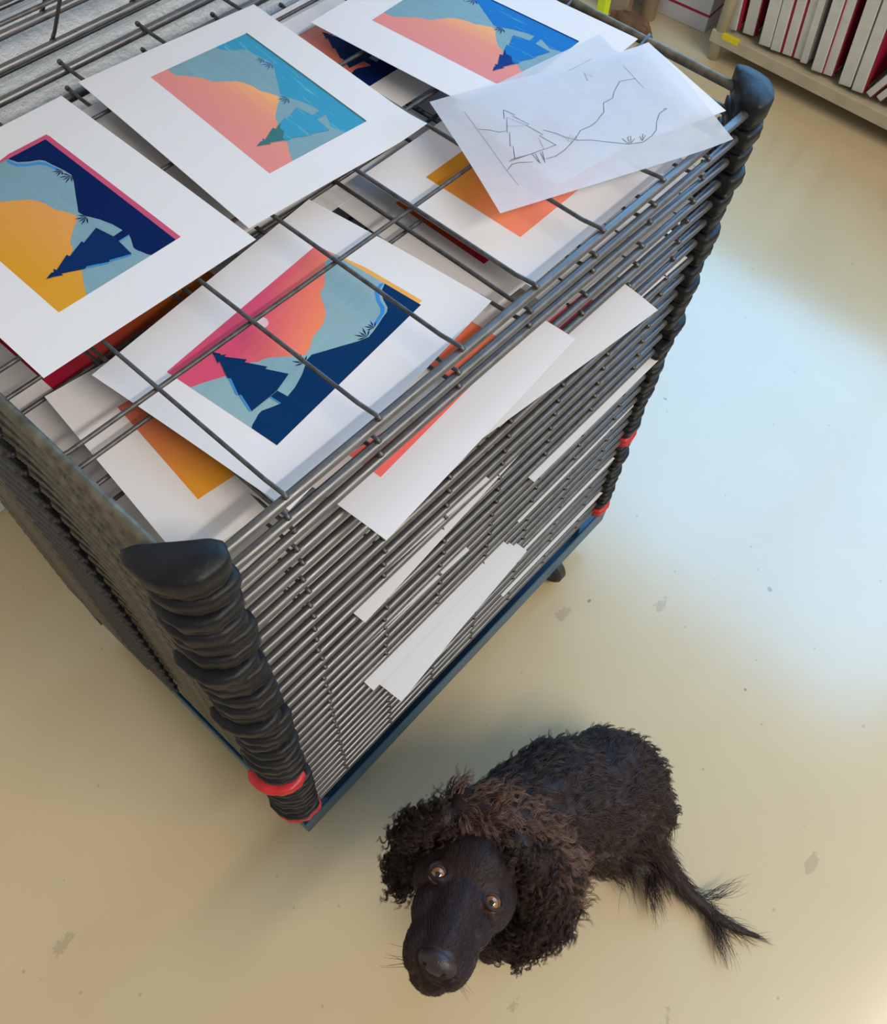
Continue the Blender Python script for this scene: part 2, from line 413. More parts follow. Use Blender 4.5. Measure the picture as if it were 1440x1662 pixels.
def leaf(base, ang, ln, w):
    bx, by = base; ax = ln * math.cos(ang); ay = ln * math.sin(ang) * 1.6
    nx, ny = -math.sin(ang) * w, math.cos(ang) * w * 1.6
    return [(bx, by), (bx + ax * .55 + nx, by + ay * .55 + ny), (bx + ax, by + ay), (bx + ax * .55 - nx, by + ay * .55 - ny)]
def picture_layers(style):
    S = style
    L = []
    if S.get('edge'): L.append(([(-.0, -.035), (1.03, -.035), (1.03, 1.0), (0, 1.0)] if S['edge'][1] == 'full' else S['edge'][1], S['edge'][0]))
    L.append(([(0, 0), (1, 0), (1, 1), (0, 1)], S['sky']))
    if S.get('sun'): L.append(([((.460) + .033 * math.cos(a * PI / 10), .800 + .062 * math.sin(a * PI / 10)) for a in range(20)], 'sun'))
    if S.get('mount'): L.append((S.get('mpoly', MOUNT), S['mount']))
    if S.get('line'):
        P = EDGE_LINE; L.append((P + [(u - .016, v + .02) for u, v in reversed(P)], S['line']))
    if S.get('ground'):
        L.append((GROUND, S['ground']))
        for (b, ln) in PLANTS:
            for i, a in enumerate((25, 60, 90, 118, 150)): L.append((leaf((b[0], b[1] - .01), math.radians(a), ln * (.75 + .2 * (i % 2)), .004), S.get('plant', S['ground'])))
    if S.get('line'):
        P2 = [(.065, .312), (.102, .46), (.094, .472), (.14, .61)]
        L.append((P2 + [(u - .007, v + .012) for u, v in reversed(P2)], S['line']))
        L.append(([(.172, .298), (.173, .205), (.166, .210), (.165, .298)], S['line']))
    if S.get('line2'): L.append(([(1.0, 0), (1, .012), (0, .012), (0, 0)], S['line2']))
    if S.get('tree'): L.append((TREE, S['tree']))
    if S.get('tip'): L.append((TREE_TIP, S['tip']))
    return L
STY = {
 'C': dict(sky='skyC', sun=1, mount='slate', ground='navy', tree='navy', line='bright', edge=('ochre', [(1, .02), (1.025, .02), (1.025, .55), (1, .9)])),
 'A': dict(sky='skyA', mount='slateA', ground='navyA', tree='treeA', line='bright', edge=('edgepink', [(0, -.045), (1.0, -.045), (1.03, -.04), (1.03, .3), (1, .5), (0, .3)])),
 'B': dict(sky='skyB', mount='slateA', ground='teal', tree='teal', tip='tealdark', plant='tealline', line2='olive'),
 'D': dict(sky='skyB', mount='slateA', ground='wash', tree='wash', tip='navyD', plant='navyD', line2='navyD'),
 'N': dict(sky='skyN', mount='slateA', mpoly=[(1.0, .838), (.862, .735), (.762, .65), (.655, .46), (.54, .418), (.449, .35), (.38, .45), (.30, .50), (.2, .42), (.17, .3), (.17, 0), (1, 0)], ground='navyA', tree='treeA'),
 'E': dict(sky='skyE'), 'F': dict(sky='skyF'), 'P': dict(sky='coral'), 'Q': dict(sky='pinkish'), 'R': dict(sky='skyR'), 'W': dict(sky='skyW'), 'X': dict(sky='skyB'), 'Y': dict(sky='skyE', mount='slateA'),
}
GEO = {}
def tri_layer(poly, maxlen=.02):
    key = (tuple(poly), maxlen)
    if key in GEO: return GEO[key]
    bm = bmesh.new()
    vs = [bm.verts.new((u * PL, v * PH, 0)) for u, v in poly]
    bm.faces.new(vs); bm.normal_update(); bmesh.ops.triangulate(bm, faces=bm.faces[:], ngon_method='BEAUTY')
    for _ in range(5):
        es = [e for e in bm.edges if e.calc_length() > maxlen]
        if not es: break
        bmesh.ops.subdivide_edges(bm, edges=es, cuts=1)
        bmesh.ops.triangulate(bm, faces=bm.faces[:])
    bm.normal_update()
    for f in bm.faces:
        if f.normal.z < 0: f.normal_flip()
    bm.verts.index_update()
    r = ([tuple(v.co[:2]) for v in bm.verts], [tuple(v.index for v in f.verts) for f in bm.faces]); bm.free()
    GEO[key] = r; return r
def make_print(name, O, ang, z, style, warp=None, mu=None, mv=None, seed=0, label=None, group=None, cat='print', thick=.0005):
    """O: world xy of the picture's lower left corner, ang: direction of the picture's long side"""
    ca, sa = math.cos(ang), math.sin(ang)
    mu = mu or (MU, MU); mv = mv or (MV, MV)
    rnd = random.Random(seed); ph = [rnd.uniform(0, 6) for _ in range(4)]
    cx, cy = PL / 2, PH / 2
    def hgt(u, v):
        h = .0006 * math.sin(u * 11 + ph[0]) + .0006 * math.sin(v * 13 + ph[1])
        return h + .0012 + (warp(u, v) if warp else 0)
    c0 = Vector((O[0] + ca * cx - sa * cy, O[1] + sa * cx + ca * cy, z))
    root_m = MB(); nx, ny = 30, 24
    us = [-mu[0] + (PL + mu[0] + mu[1]) * i / nx for i in range(nx + 1)]; vs_ = [-mv[0] + (PH + mv[0] + mv[1]) * j / ny for j in range(ny + 1)]
    def wobble(i, j): return 0
    vs = [(u - cx, v - cy, hgt(u, v)) for v in vs_ for u in us]
    fs = [(j * (nx + 1) + i, j * (nx + 1) + i + 1, (j + 1) * (nx + 1) + i + 1, (j + 1) * (nx + 1) + i) for j in range(ny) for i in range(nx)]
    n0 = len(vs)
    vs2 = [(x, y, h - thick) for x, y, h in vs]; fs2 = [tuple(n0 + a for a in reversed(f)) for f in fs]
    rim = [i for i in range(nx + 1)] + [j * (nx + 1) + nx for j in range(1, ny + 1)] + [ny * (nx + 1) + i for i in range(nx - 1, -1, -1)] + [j * (nx + 1) for j in range(ny - 1, 0, -1)]
    fs3 = [(rim[(i + 1) % len(rim)], rim[i], rim[i] + n0, rim[(i + 1) % len(rim)] + n0) for i in range(len(rim))]
    root_m.add(vs + vs2, fs + fs2 + fs3)
    root = root_m.obj(name, M['paper']); sharp(root, 60)
    root.location = c0; root.rotation_euler = (0, 0, ang)
    if style:
        L = picture_layers(STY[style]); pm = MB(); mats = []
        for li, (poly, mk) in enumerate(L):
            if mk not in mats: mats.append(mk)
            V, F = tri_layer(poly)
            pm.add([(u - cx, v - cy, hgt(u, v) + .00010 + .00003 * li) for u, v in V], F, mats.index(mk), [(u / PL, v / PH) for u, v in V])
        pm.obj('printed_picture', [M[m] for m in mats], root, uv=True)
    tag(root, label, cat, group)
    return root
PAP = .0084      # paper rests this far above a tray's level
R90 = math.pi / 2
def curl(cu, cv, amt, reach):
    return lambda u, v: amt * max(0, 1 - math.hypot(u - cu, v - cv) / reach) ** 2
make_print('art_print', (.280, .347), R90 - .004, zt(0) + PAP, 'A', label='art print with yellow orange sky and deep navy ground with a pink edge', mu=(.064, .060), mv=(.066, .064), seed=1)
make_print('art_print', (.594, .345), R90 - .072, zt(0) + PAP, 'B', label='art print with teal wash ground, between the navy print and bright blue one', mu=(.060, .052), mv=(.052, .078), seed=2, warp=curl(-.06, -.05, .006, .075))
make_print('art_print', (.938, .256), R90 + .06, zt(0) + PAP + .0008, 'D', label='art print with bright blue wash ground, partly tucked under tracing paper', mu=(.06, .06), mv=(.064, .064), seed=3, )
make_print('art_print', (.178, .070), .107, zt(1) + PAP, 'C', label='art print with pink sky, pale sun and navy tree, under the wires', mu=(.052, .058), mv=(.062, .062), seed=4, warp=lambda u, v: .0012 * math.sin(max(0, v) * 14))
make_print('art_print', (.683, .435), .01, zt(1) + PAP, 'N', label='art print with salmon sky and dark navy tree, in the gap between two prints', seed=5)
make_print('art_print', (.604, .086), .012, zt(1) + PAP + .0006, 'F', label='colour print of an ochre to coral gradient under the tracing paper', mu=(.058, .062), mv=(.062, .062), seed=6)
make_print('art_print', (.088, .101), -.105, zt(2) + PAP, 'E', label='colour print of a coral to ochre gradient beside the black front corner cap', seed=7, mu=(.054, .056), mv=(.058, .065))
make_print('art_print', (.079, .338), .015, zt(3) + PAP + .002, 'R', label='colour print fading from crimson to brown orange below the navy print', seed=8)
make_print('art_print', (.566, .110), -.02, zt(2) + PAP + .0008, 'W', label='colour print fading from ochre to crimson deep beneath the wires', seed=9, mu=(.06, .06), mv=(.06, .06))
make_print('art_print', (.2555, -.0050), .072, zt(3) + PAP + .006, 'P', label='coral print sticking out over the front rods of the rack', seed=10, mv=(.0565, .066), mu=(.058, .062), warp=lambda u, v: -.002 * max(0, (-v - .02) / .04) ** 1.5 if v < -.02 else 0)
make_print('art_print', (.4587, .035), -.105, zt(5) + PAP + .006, 'Q', label='print with a raspberry picture sticking out at the front below the coral one', seed=11, mv=(.062, .06), warp=lambda u, v: -.002 * max(0, (-v - .02) / .04) ** 1.5 if v < -.02 else 0)
make_print('art_print', (.565, .352), R90 - .01, zt(1) + PAP, 'X', label='print in shade between the navy print and the teal print', seed=12, mv=(.05, .06), mu=(.02, .06))
# sheets further down, each seen only as slivers between the rods
rs = random.Random(5)
PROT = {  # tray: (x of left edge, y of front edge, angle)
 11: (.2, -.018, .06), 14: (.612, -.012, 0), 18: (.61, -.004, .01), 19: (.203, -.021, .02), 20: (.23, -.061, .083), 21: (.255, -.048, .06), 23: (.62, -.004, 0), 27: (.615, -.006, 0)}
for k in range(2, NT_):
    spots = []
    if k in PROT: spots.append(PROT[k])
    if 3 <= k <= 15:
        if k not in PROT or PROT[k][0] > .5: spots.append((rs.uniform(.08, .16), rs.uniform(.034, .05) if k < 9 else rs.uniform(.006, .03), rs.uniform(-.05, .05)))
        if k not in PROT or PROT[k][0] < .5: spots.append((rs.uniform(.565, .60), rs.uniform(.004, .03), rs.uniform(-.04, .04)))
        if k in (3, 5): spots = [s for s in spots if s[0] > .5 and k == 3]
        if k == 3: spots = [(.60, .012, 0)]
    if k in (4, 5, 6, 7): spots.append((.02 + .01 * (k % 3), .042, .0))
    if k == 2: spots += [(.36, .318, .02), (.745, .335, -.01)]
    if k == 4: spots += [(.03, .345, 0), (.40, .33, 0)]
    for si, (x, y, a) in enumerate(spots):
        out = k in PROT and si == 0
        make_print('paper_sheet', (x + .06 * math.cos(a) - .062 * math.sin(a), y + .06 * math.sin(a) + .062 * math.cos(a)), a, zt(k) + PAP + (.0055 if out else 0), 'X' if (3 < k < 10 and y < .2 and not out) else None,
                   seed=200 + k * 3 + si, group='sheets sticking out low' if out else 'sheets inside the rack',
                   label='blank white sheet jutting out between the lower front rods of the rack' if out else 'sheet of paper lying inside the rack, showing only between its rods', cat='paper',
                   warp=(lambda u, v: -.002 * max(0, (-v - .02) / .04) ** 1.5 if v < -.02 else 0) if out else None)

# ------------------------------------------------------------------ tracing paper
tp = NT('tracing_paper'); t = tp
n = t.noise(25, 5, t.obj(), .6)
dif = t.n('ShaderNodeBsdfDiffuse', {'Color': (.78, .79, .82, 1)}); trl = t.n('ShaderNodeBsdfTranslucent', {'Color': (.82, .83, .86, 1)}); tra = t.n('ShaderNodeBsdfTransparent', {'Color': (.95, .95, .97, 1)})
gl = t.n('ShaderNodeBsdfGlossy', {'Color': (1, 1, 1, 1), 'Roughness': .45})
m1 = t.n('ShaderNodeMixShader', {0: .35, 1: dif.outputs[0], 2: trl.outputs[0]})
m2 = t.n('ShaderNodeMixShader', {0: t.ramp(n, [(.3, (.15, .15, .15, 1)), (.7, (.24, .24, .24, 1))]), 1: m1.outputs[0], 2: tra.outputs[0]})
m3 = t.n('ShaderNodeMixShader', {0: .04, 1: m2.outputs[0], 2: gl.outputs[0]})
t.t.links.new(m3.outputs[0], t.out.inputs['Surface']); M['trace'] = tp.m
M['pencil'] = simple('pencil', (.10, .10, .10, 1), .7)
M['pencil_light'] = simple('faint_pencil', (.36, .36, .37, 1), .8)
def quad_sheet(name, corners, z, hfun, mat, label, nx=40, ny=30):
    c = sum((Vector(p) for p in corners), Vector((0, 0))) / 4
    mb = MB()
    def P(s, q):
        a = Vector(corners[0]).lerp(Vector(corners[1]), s); b = Vector(corners[3]).lerp(Vector(corners[2]), s)
        return a.lerp(b, q)
    vs = []
    for j in range(ny + 1):
        for i in range(nx + 1):
            p = P(i / nx, j / ny); vs.append((p.x - c.x, p.y - c.y, hfun(i / nx, j / ny)))
    mb.add(vs, [(j * (nx + 1) + i, (j + 1) * (nx + 1) + i, (j + 1) * (nx + 1) + i + 1, j * (nx + 1) + i + 1) for j in range(ny) for i in range(nx)])
    o = mb.obj(name, mat); o.location = (c.x, c.y, z)
    tag(o, label, 'paper')
    return o, c
ZT = zt(0) + PAP + .0062
TC = [at(697, 167, ZT)[:2], at(1052, 71, ZT + .004)[:2], at(1192, 222, ZT + .006)[:2], at(812, 348, ZT)[:2]]
def trace_h(s, q):
    return .0015 + .004 * max(0, (s - .8) / .2) ** 2 + .0035 * math.sin(q * PI * 1.3) * s + .003 * math.sin(s * 7) * (1 - q) * .5 + .003 * max(0, 1 - s * 4) * math.sin(q * PI)
T2 = [at(735, 170, ZT)[:2], at(975, 52, ZT)[:2], at(1110, 185, ZT)[:2], at(905, 300, ZT)[:2]]
quad_sheet('tracing_paper', T2, ZT - .0022, lambda s, q: .0004 + .0006 * math.sin(s * 5), M['trace'], 'smaller blank tracing sheet lying under the drawn tracing paper')
gU, gV = Vector((.952, -.306)), Vector((.306, .952)); gC = Vector((.956, .017))
quad_sheet('paper_sheet', [gC - gU * .22 + gV * .175, gC + gV * .175, gC, gC - gU * .22], ZT - .0036, lambda s, q: .0003 * math.sin(s * 4), M['paper'], 'blank white sheet under the tracing paper, its corner pointing at the black rubber corner cap')
to, tc = quad_sheet('tracing_paper', TC, ZT, trace_h, M['trace'], 'crinkled tracing paper with a pencil drawing of a fir tree and hills')
def inv_quad(p):
    """parameters of world xy on the tracing sheet"""
    s = q = .5
    A, B, C_, D_ = [Vector(c) for c in TC]
    for _ in range(12):
        f = A.lerp(B, s).lerp(D_.lerp(C_, s), q) - Vector(p[:2])
        ds = (B - A) * (1 - q) + (C_ - D_) * q; dq = D_.lerp(C_, s) - A.lerp(B, s)
        det = ds.x * dq.y - ds.y * dq.x
        s -= (f.x * dq.y - f.y * dq.x) / det; q -= (ds.x * f.y - ds.y * f.x) / det
    return s, q
def pencil(lines, mat, w, name, dz=.0004):
    mb = MB()
    for L in lines:
        pts = [Vector(at(690 + x * .35417, 50 + y * .35417, ZT + .003)[:2]) for x, y in L]
        dense = []
        for a, b in zip(pts, pts[1:]):
            n = max(1, int((b - a).length / .006))
            for i in range(n): dense.append(a.lerp(b, i / n))
        dense.append(pts[-1]); vs = []
        for i, p in enumerate(dense):
            d = (dense[min(i + 1, len(dense) - 1)] - dense[max(i - 1, 0)]).normalized(); nn = Vector((-d.y, d.x)) * w * (.8 + .4 * ((i * 7) % 5) / 5)
            for sg in (1, -1):
                q = p + nn * sg; s_, q_ = inv_quad(q)
                vs.append((q.x - tc.x, q.y - tc.y, trace_h(min(1, max(0, s_)), min(1, max(0, q_))) + dz))
        mb.add(vs, [(2 * i, 2 * i + 1, 2 * i + 3, 2 * i + 2) for i in range(len(dense) - 1)])
    mb.obj(name, mat, to)
pencil([[(360, 364), (362, 405), (375, 400), (376, 470), (388, 468), (390, 530), (404, 532), (412, 590)],
        [(360, 364), (412, 388), (400, 392), (476, 430), (462, 434), (540, 476), (526, 482), (602, 524)],
        [(385, 600), (602, 522)], [(392, 592), (500, 560)], [(492, 565), (522, 600)], [(505, 562), (530, 606)], [(528, 556), (552, 602)], [(538, 552), (548, 590)],
        [(555, 585), (600, 572), (640, 545), (672, 512), (700, 478), (712, 456), (760, 436), (790, 412), (800, 396), (820, 374), (818, 330), (860, 310), (866, 280), (882, 252), (892, 232), (965, 221)],
        [(376, 642), (400, 612), (430, 604), (495, 600)],
        [(540, 455), (600, 470), (640, 486), (700, 500), (760, 498), (830, 505), (935, 514), (1000, 505), (1040, 478), (1062, 450), (1062, 415), (1075, 378), (1108, 358)],
        [(245, 456), (290, 458), (340, 468), (372, 462)], [(935, 514), (905, 490)], [(938, 512), (930, 484), (945, 478), (944, 510)], [(945, 510), (962, 490)], [(996, 498), (985, 478)], [(998, 498), (1000, 468)], [(1000, 496), (1012, 474)], [(1108, 358), (1092, 360)]],
       M['pencil'], .00042, 'pencil_drawing')
pencil([[(180, 372), (250, 470), (376, 642), (430, 706)], [(910, 160), (1000, 265)], [(730, 185), (745, 225), (735, 190), (772, 208)], [(660, 175), (770, 118)], [(670, 470), (655, 500)], [(680, 478), (668, 508)], [(690, 480), (700, 505)], [(660, 505), (640, 485)], [(380, 400), (470, 436), (375, 440)], [(520, 490), (545, 540)]],
       M['pencil_light'], .00035, 'faint_pencil_lines')

# ------------------------------------------------------------------ shelf with screens, box and clutter
M['shelf'] = simple('shelf_paint', rgb(178, 168, 142), .5, var=.12, vscale=12, bump=.15)
M['frame'] = simple('aluminium_frame', rgb(206, 204, 194), .5, .1, var=.08, vscale=25, bump=.1)
M['tape'] = simple('screen_red', rgb(160, 18, 58), .6, var=.15, vscale=20)
M['meshfab'] = simple('screen_mesh_white', rgb(206, 196, 200), .6, var=.08, vscale=9)
sh = empty('shelf_unit', (3.3, 0, 0)); tag(sh, 'low painted metal shelf unit holding upright printing screens', 'shelf')
SX = 3.27
def sp_(mb, name, mat): return rackpart(mb, name, mat, sh, Vector((3.3, 0, 0)), smooth=False)
bevel(sp_(MB().box((SX, -2.2, .085), (SX + .60, 1.05, .10)).box((SX - .012, -2.2, .07), (SX, 1.05, .118)), 'bottom_board', M['shelf']), .002)
bevel(sp_(MB().box((SX - .01, -2.2, .80), (SX + .60, 1.05, .84)), 'top_board', M['shelf']), .002)
for y in (.985, -2.1):
    for x in (SX + .012, SX + .56):
        mb = MB(); mb.tube([(x, y + .035, 0), (x, y + .035, .86)], .024, 16); sp_(mb, 'leg', M['shelf']).data.polygons.foreach_set('use_smooth', [True] * 18)
lb = MB().box((SX - .0135, .925, .100), (SX + .004, 1.0, .1195)); lb_o = sp_(lb, 'label_strip', simple('yellow_tape', rgb(225, 205, 30), .5))
# screens: (pixel of front bottom corner, lean, height, red tape)
def screen(y, lean, h, w, red, label, dx=0):
    th = .034 if w is None else w
    e = empty('printing_screen', (SX + .040 + dx, y, .1205))
    e.rotation_euler = (lean, 0, 0)
    tag(e, label, 'screen', None)
    b = .034; dpt = .52
    f = MB()
    f.box((0, 0, 0), (b, th, h)); f.box((dpt - b, 0, 0), (dpt, th, h)); f.box((b, 0, 0), (dpt - b, th, b)); f.box((b, 0, h - b), (dpt - b, th, h))
    bevel(f.obj('screen_frame', M['frame'], e, smooth=False), .003)
    m_ = MB().box((b * .5, -.0025, b * .5), (dpt - b * .5, -.0005, h - b * .5)); m_.obj('screen_mesh', M['tape'] if red else M['meshfab'], e, smooth=False)
    tpm = MB().box((.004, -.0045, .0), (.03, -.0026, h)); 
    if red: tpm.obj('edge_tape', M['tape'], e, smooth=False)
    return e
spec = [(1190, 36, 1), (1213, 44, 1), (1242, 60, 0), (1258, 71, 1), (1276, 79, 1), (1296, 84, 1), (1311, 88, 0), (1324, 104, 1), (1346, 108, 1), (1366, 128, 0), (1382, 143, 1)]
words = ['nearest the shelf post', 'second from the shelf post, with crimson mesh', 'plain pale, third from the shelf post', 'smudged pale, fourth from the shelf post', 'fifth from the shelf post, by bright red tape', 'sixth from the shelf post with scribbled marks', 'slim and pale, seventh from the shelf post', 'eighth from the shelf post', 'ninth from the shelf post, before the dark red gap', 'thin and pale, tenth from the shelf post', 'thin, with large white mesh, before the leaning ones']
ys = []
for i, (px, py, red) in enumerate(spec):
    y = at(px, py, .125).y
    ys.append(y)
for i, (px, py, red) in enumerate(spec):
    y = ys[i]; gap = (ys[i - 1] - ys[i]) if i else .05
    th = min(.05, max(.026, gap * .80))
    screen(y - th, math.radians(-6.5), .62 + .01 * (i % 4), th, red, 'upright white printing screen, ' + words[i], dx=[0, .02, 0, .0, .01, .02, .01, 0, .01, 0, 0][i])
lean_words = ['leaning printing screen at the end of the row, first of the slanted ones', 'leaning printing screen resting on the first slanted one', 'leaning printing screen behind two slanted ones', 'leaning printing screen, last slanted one at the shelf edge']
for j, (px, py) in enumerate(((1400, 153), (1415, 161), (1432, 167), (1452, 178))):
    y = at(px, py, .125).y
    screen(y - .03, math.radians(24 + j), .60, .026, 1, 'white ' + lean_words[j], dx=.005 * j)

bx = MB(); B0 = at(1143, 54, 0)
bxe = empty('archive_box', (B0.x, B0.y, 0), math.radians(4)); tag(bxe, 'low white cardboard box with a red stripe on the floor by the shelf', 'box')
M['card'] = simple('white_card', rgb(205, 203, 204), .7, var=.05, vscale=8); M['stripe'] = simple('red_stripe', rgb(160, 30, 62), .6)
bevel(MB().box((0, 0, 0), (.30, .80, .24)).obj('box_body', M['card'], bxe, smooth=False), .003)
MB().box((-.0015, -.0015, .066), (.3015, .8015, .076)).obj('red_stripe', M['stripe'], bxe, smooth=False)
MB().box((-.004, -.004, .18), (.304, .804, .245)).obj('box_lid', M['card'], bxe, smooth=False)

M['tubecard'] = simple('brown_card', rgb(140, 118, 92), .7, var=.15, vscale=15)
for i, (px, py, r, lab) in enumerate(((1050, 28, .036, 'brown cardboard tube standing on the floor nearer the white box'), (1014, 18, .03, 'brown cardboard tube standing beside the plastic bag'))):
    c = at(px, py, 0); mb = MB(); n = 24
    vs = []
    for z, rr in ((0, r * .86), (0, r), (.7, r), (.7, r * .86), (.02, r * .86)):
        for j in range(n): vs.append((rr * math.cos(2 * PI * j / n), rr * math.sin(2 * PI * j / n), z))
    mb.add(vs, [(a * n + j, a * n + (j + 1) % n, (a + 1) * n + (j + 1) % n, (a + 1) * n + j) for a in range(4) for j in range(n)])
    o = mb.obj('cardboard_tube', M['tubecard']); o.location = (c.x, c.y, 0); sharp(o); tag(o, lab, 'tube')
def blob(name, c, rad, mat, label, cat, amp=.25, sc=9, seed=0, flat=True):
    bm = bmesh.new(); bmesh.ops.create_icosphere(bm, subdivisions=4, radius=1)
    for v in bm.verts:
        nn = noise.noise(v.co * 1.7 + Vector((seed, 0, 0))) * amp + noise.noise(v.co * 5 + Vector((seed, 3, 0))) * amp * .4
        v.co *= 1 + nn; v.co = Vector((v.co.x * rad[0], v.co.y * rad[1], max(-.8, v.co.z) * rad[2]))
    mz = min(v.co.z for v in bm.verts)
    for v in bm.verts: v.co.z -= mz
    me = bpy.data.meshes.new(name); bm.to_mesh(me); bm.free(); me.materials.append(mat); me.polygons.foreach_set('use_smooth', [True] * len(me.polygons))
    o = bpy.data.objects.new(name, me); COL.objects.link(o); o.location = (c.x, c.y, 0); tag(o, label, cat); return o
M['plastic'] = simple('thin_plastic', rgb(176, 166, 148), .2, 0, .6, bump=.5, bscale=14, Alpha=.75)
blob('plastic_bag', at(992, 12, 0), (.07, .08, .2), M['plastic'], 'crumpled clear plastic bag on the floor behind the rack', 'bag', .3, seed=3)
M['brown'] = simple('brown_leather', rgb(112, 78, 48), .6, var=.3, vscale=18)
blob('cloth_bundle', at(1020, 52, 0), (.05, .10, .04), M['brown'], 'small brown bundle on the floor next to the yellow post', 'cloth', .3, seed=5)
yc = at(968, 68, 0)
yp = MB().box((-.02, -.02, 0), (.02, .02, .95)).obj('yellow_post', simple('hi_vis_yellow', rgb(214, 232, 30), .5), smooth=False); bevel(yp, .004)
yp.location = (yc.x, yc.y, 0); tag(yp, 'fluorescent yellow upright strip standing behind the rack', 'post')

# ------------------------------------------------------------------ dog
def dogmat(name, c0, c1, rough=.55, scale=30, spec=.3):
    t = NT(name); n = t.noise(scale, 4, t.obj(), .6)
    t.put(t.b, 'Base Color', t.ramp(n, [(.3, c0), (.72, c1)])); t.put(t.b, 'Roughness', rough); t.put(t.b, 'Specular IOR Level', spec)
    return t
t = dogmat('short_brown_coat', (.014, .0075, .0068, 1), (.034, .018, .0155, 1), .5, 22, .25)
t.bump(t.noise(260, 4, t.obj(), .6), .35, .003); M['coat'] = t.m
def hair_mat(name, root_c, tip_c):
    t = NT(name); sp = t.n('ShaderNodeSeparateXYZ'); t.t.links.new(t.uv(), sp.inputs[0])
    a = t.ramp(sp.outputs[0], [(0, root_c), (1, tip_c)])
    t.put(t.b, 'Base Color', t.mix(t.math('MULTIPLY', sp.outputs[1], .6), a, tuple(x * 2.0 for x in tip_c[:3]) + (1,)))
    t.put(t.b, 'Roughness', .42); t.put(t.b, 'Specular IOR Level', .45)
    return t.m
M['fur_body'] = hair_mat('dark_brown_fur', (.009, .005, .0045, 1), (.036, .019, .016, 1))
M['fur_ear'] = hair_mat('curly_ear_fur', (.006, .0035, .003, 1), (.036, .019, .013, 1))
M['fur_light'] = hair_mat('bleached_brown_fur', (.040, .020, .013, 1), (.15, .086, .058, 1))
M['nose'] = simple('dog_nose', (.030, .020, .022, 1), .32, 0, .5, bump=.5, bscale=420)
M['dark'] = simple('nostril', (.003, .002, .002, 1), .6)
def implicit(name, blobs, voxel, smooth, mat, origin, parent=None, subd=0):
    """one continuous surface grown around tapered capsules and ellipsoids"""
    bm = bmesh.new()
    for b in blobs:
        if b[0] == 'c':
            _, p, q, r1, r2 = b; p = Vector(p); q = Vector(q); L = (q - p).length; n = max(2, int(L / (min(r1, r2) * .35)) + 1)
            for i in range(n + 1):
                f = i / n
                bmesh.ops.create_icosphere(bm, subdivisions=2, radius=r1 + (r2 - r1) * f, matrix=Matrix.Translation(p.lerp(q, f)))
        else:
            _, c, R, rot = b
            bmesh.ops.create_icosphere(bm, subdivisions=3, radius=1, matrix=Matrix.Translation(Vector(c)) @ rot @ Matrix.Diagonal((R[0], R[1], R[2], 1)))
    for v in bm.verts: v.co -= origin
    me = bpy.data.meshes.new(name); bm.to_mesh(me); bm.free()
    o = bpy.data.objects.new(name, me); COL.objects.link(o)
    m = o.modifiers.new('r', 'REMESH'); m.mode = 'VOXEL'; m.voxel_size = voxel; m.use_smooth_shade = True
    s = o.modifiers.new('s', 'SMOOTH'); s.factor = .5; s.iterations = smooth
    dg = bpy.context.evaluated_depsgraph_get(); dg.update()
    me2 = bpy.data.meshes.new_from_object(o.evaluated_get(dg)); me2.name = name
    o.modifiers.clear(); o.data = me2; bpy.data.meshes.remove(me)
    me2.materials.clear(); me2.materials.append(mat)
    me2.polygons.foreach_set('use_smooth', [True] * len(me2.polygons))
    if parent: o.parent = parent
    return o
I4 = Matrix.Identity(4)
# head frame: F muzzle direction, X dog's left, N forehead normal
E0 = at(756, 1438, .50)
Fh = Vector((-.96, -.27, 0)).normalized(); Xh = Vector((.27, -.96, 0)).normalized()
pit = math.radians(33)
Fv = Fh * math.cos(pit) + Vector((0, 0, 1)) * math.sin(pit); Nv = Xh.cross(Fv) * -1
Nv = (Fv.cross(Xh)) * (1 if Fv.cross(Xh).z > 0 else -1)
HS = .0160
HR = Matrix((Xh, Fv, Nv)).transposed()
def H(x, y, z): return E0 + HR @ Vector((x, y, z)) * HS
HR4 = HR.to_4x4()
def ell(x, y, z, a, b, c, rot=None): return ('e', H(x, y, z), (a * HS, b * HS, c * HS), HR4 @ (rot or I4))
def cap(p, q, r1, r2): return ('c', H(*p), H(*q), r1 * HS, r2 * HS)
DO = at(900, 1320, 0); DO.z = 0
head = [ell(0, -4.6, -1.6, 4.9, 5.6, 4.4), ell(0, -1.6, -1.5, 4.1, 3.9, 2.5),
        cap((0, .6, -2.2), (.4, 7.1, -2.7), 3.2, 2.5), cap((0, .2, -1.15), (.4, 7.1, -1.65), 1.7, 1.5),
        ell(2.1, -1.7, .15, 1.6, 1.1, .6), ell(-2.1, -1.7, .15, 1.6, 1.1, .6),
        ell(3.7, -2.4, -2.8, 2.2, 3.8, 2.8), ell(-3.7, -2.4, -2.8, 2.2, 3.8, 2.8),
        ell(2.7, 1.6, -2.8, 1.9, 3.6, 2.0), ell(-2.6, 1.6, -2.8, 1.9, 3.6, 2.0),
        ell(2.15, 5.6, -3.3, 2.0, 3.9, 2.2), ell(-1.55, 5.6, -3.3, 2.0, 3.9, 2.2),
        cap((0, -1, -4.6), (.35, 7.0, -4.9), 2.7, 2.6),
        # eye rims
        ] + [cap((sx * (3.2 + 1.1 * math.cos(a)), 1.0 * math.sin(a), -.05 + .28 * (math.sin(a) < 0) - .25 * math.cos(a)), (sx * (3.2 + 1.1 * math.cos(a + .6)), 1.0 * math.sin(a + .6), -.05 + .28 * (math.sin(a) < 0) - .25 * math.cos(a + .6)), .34, .34) for sx in (1, -1) for a in [i * PI / 5 for i in range(10)]]
def P(px, py, h): return at(px, py, h)
def C(a, b, r1, r2): return ('c', P(*a), P(*b), r1, r2)
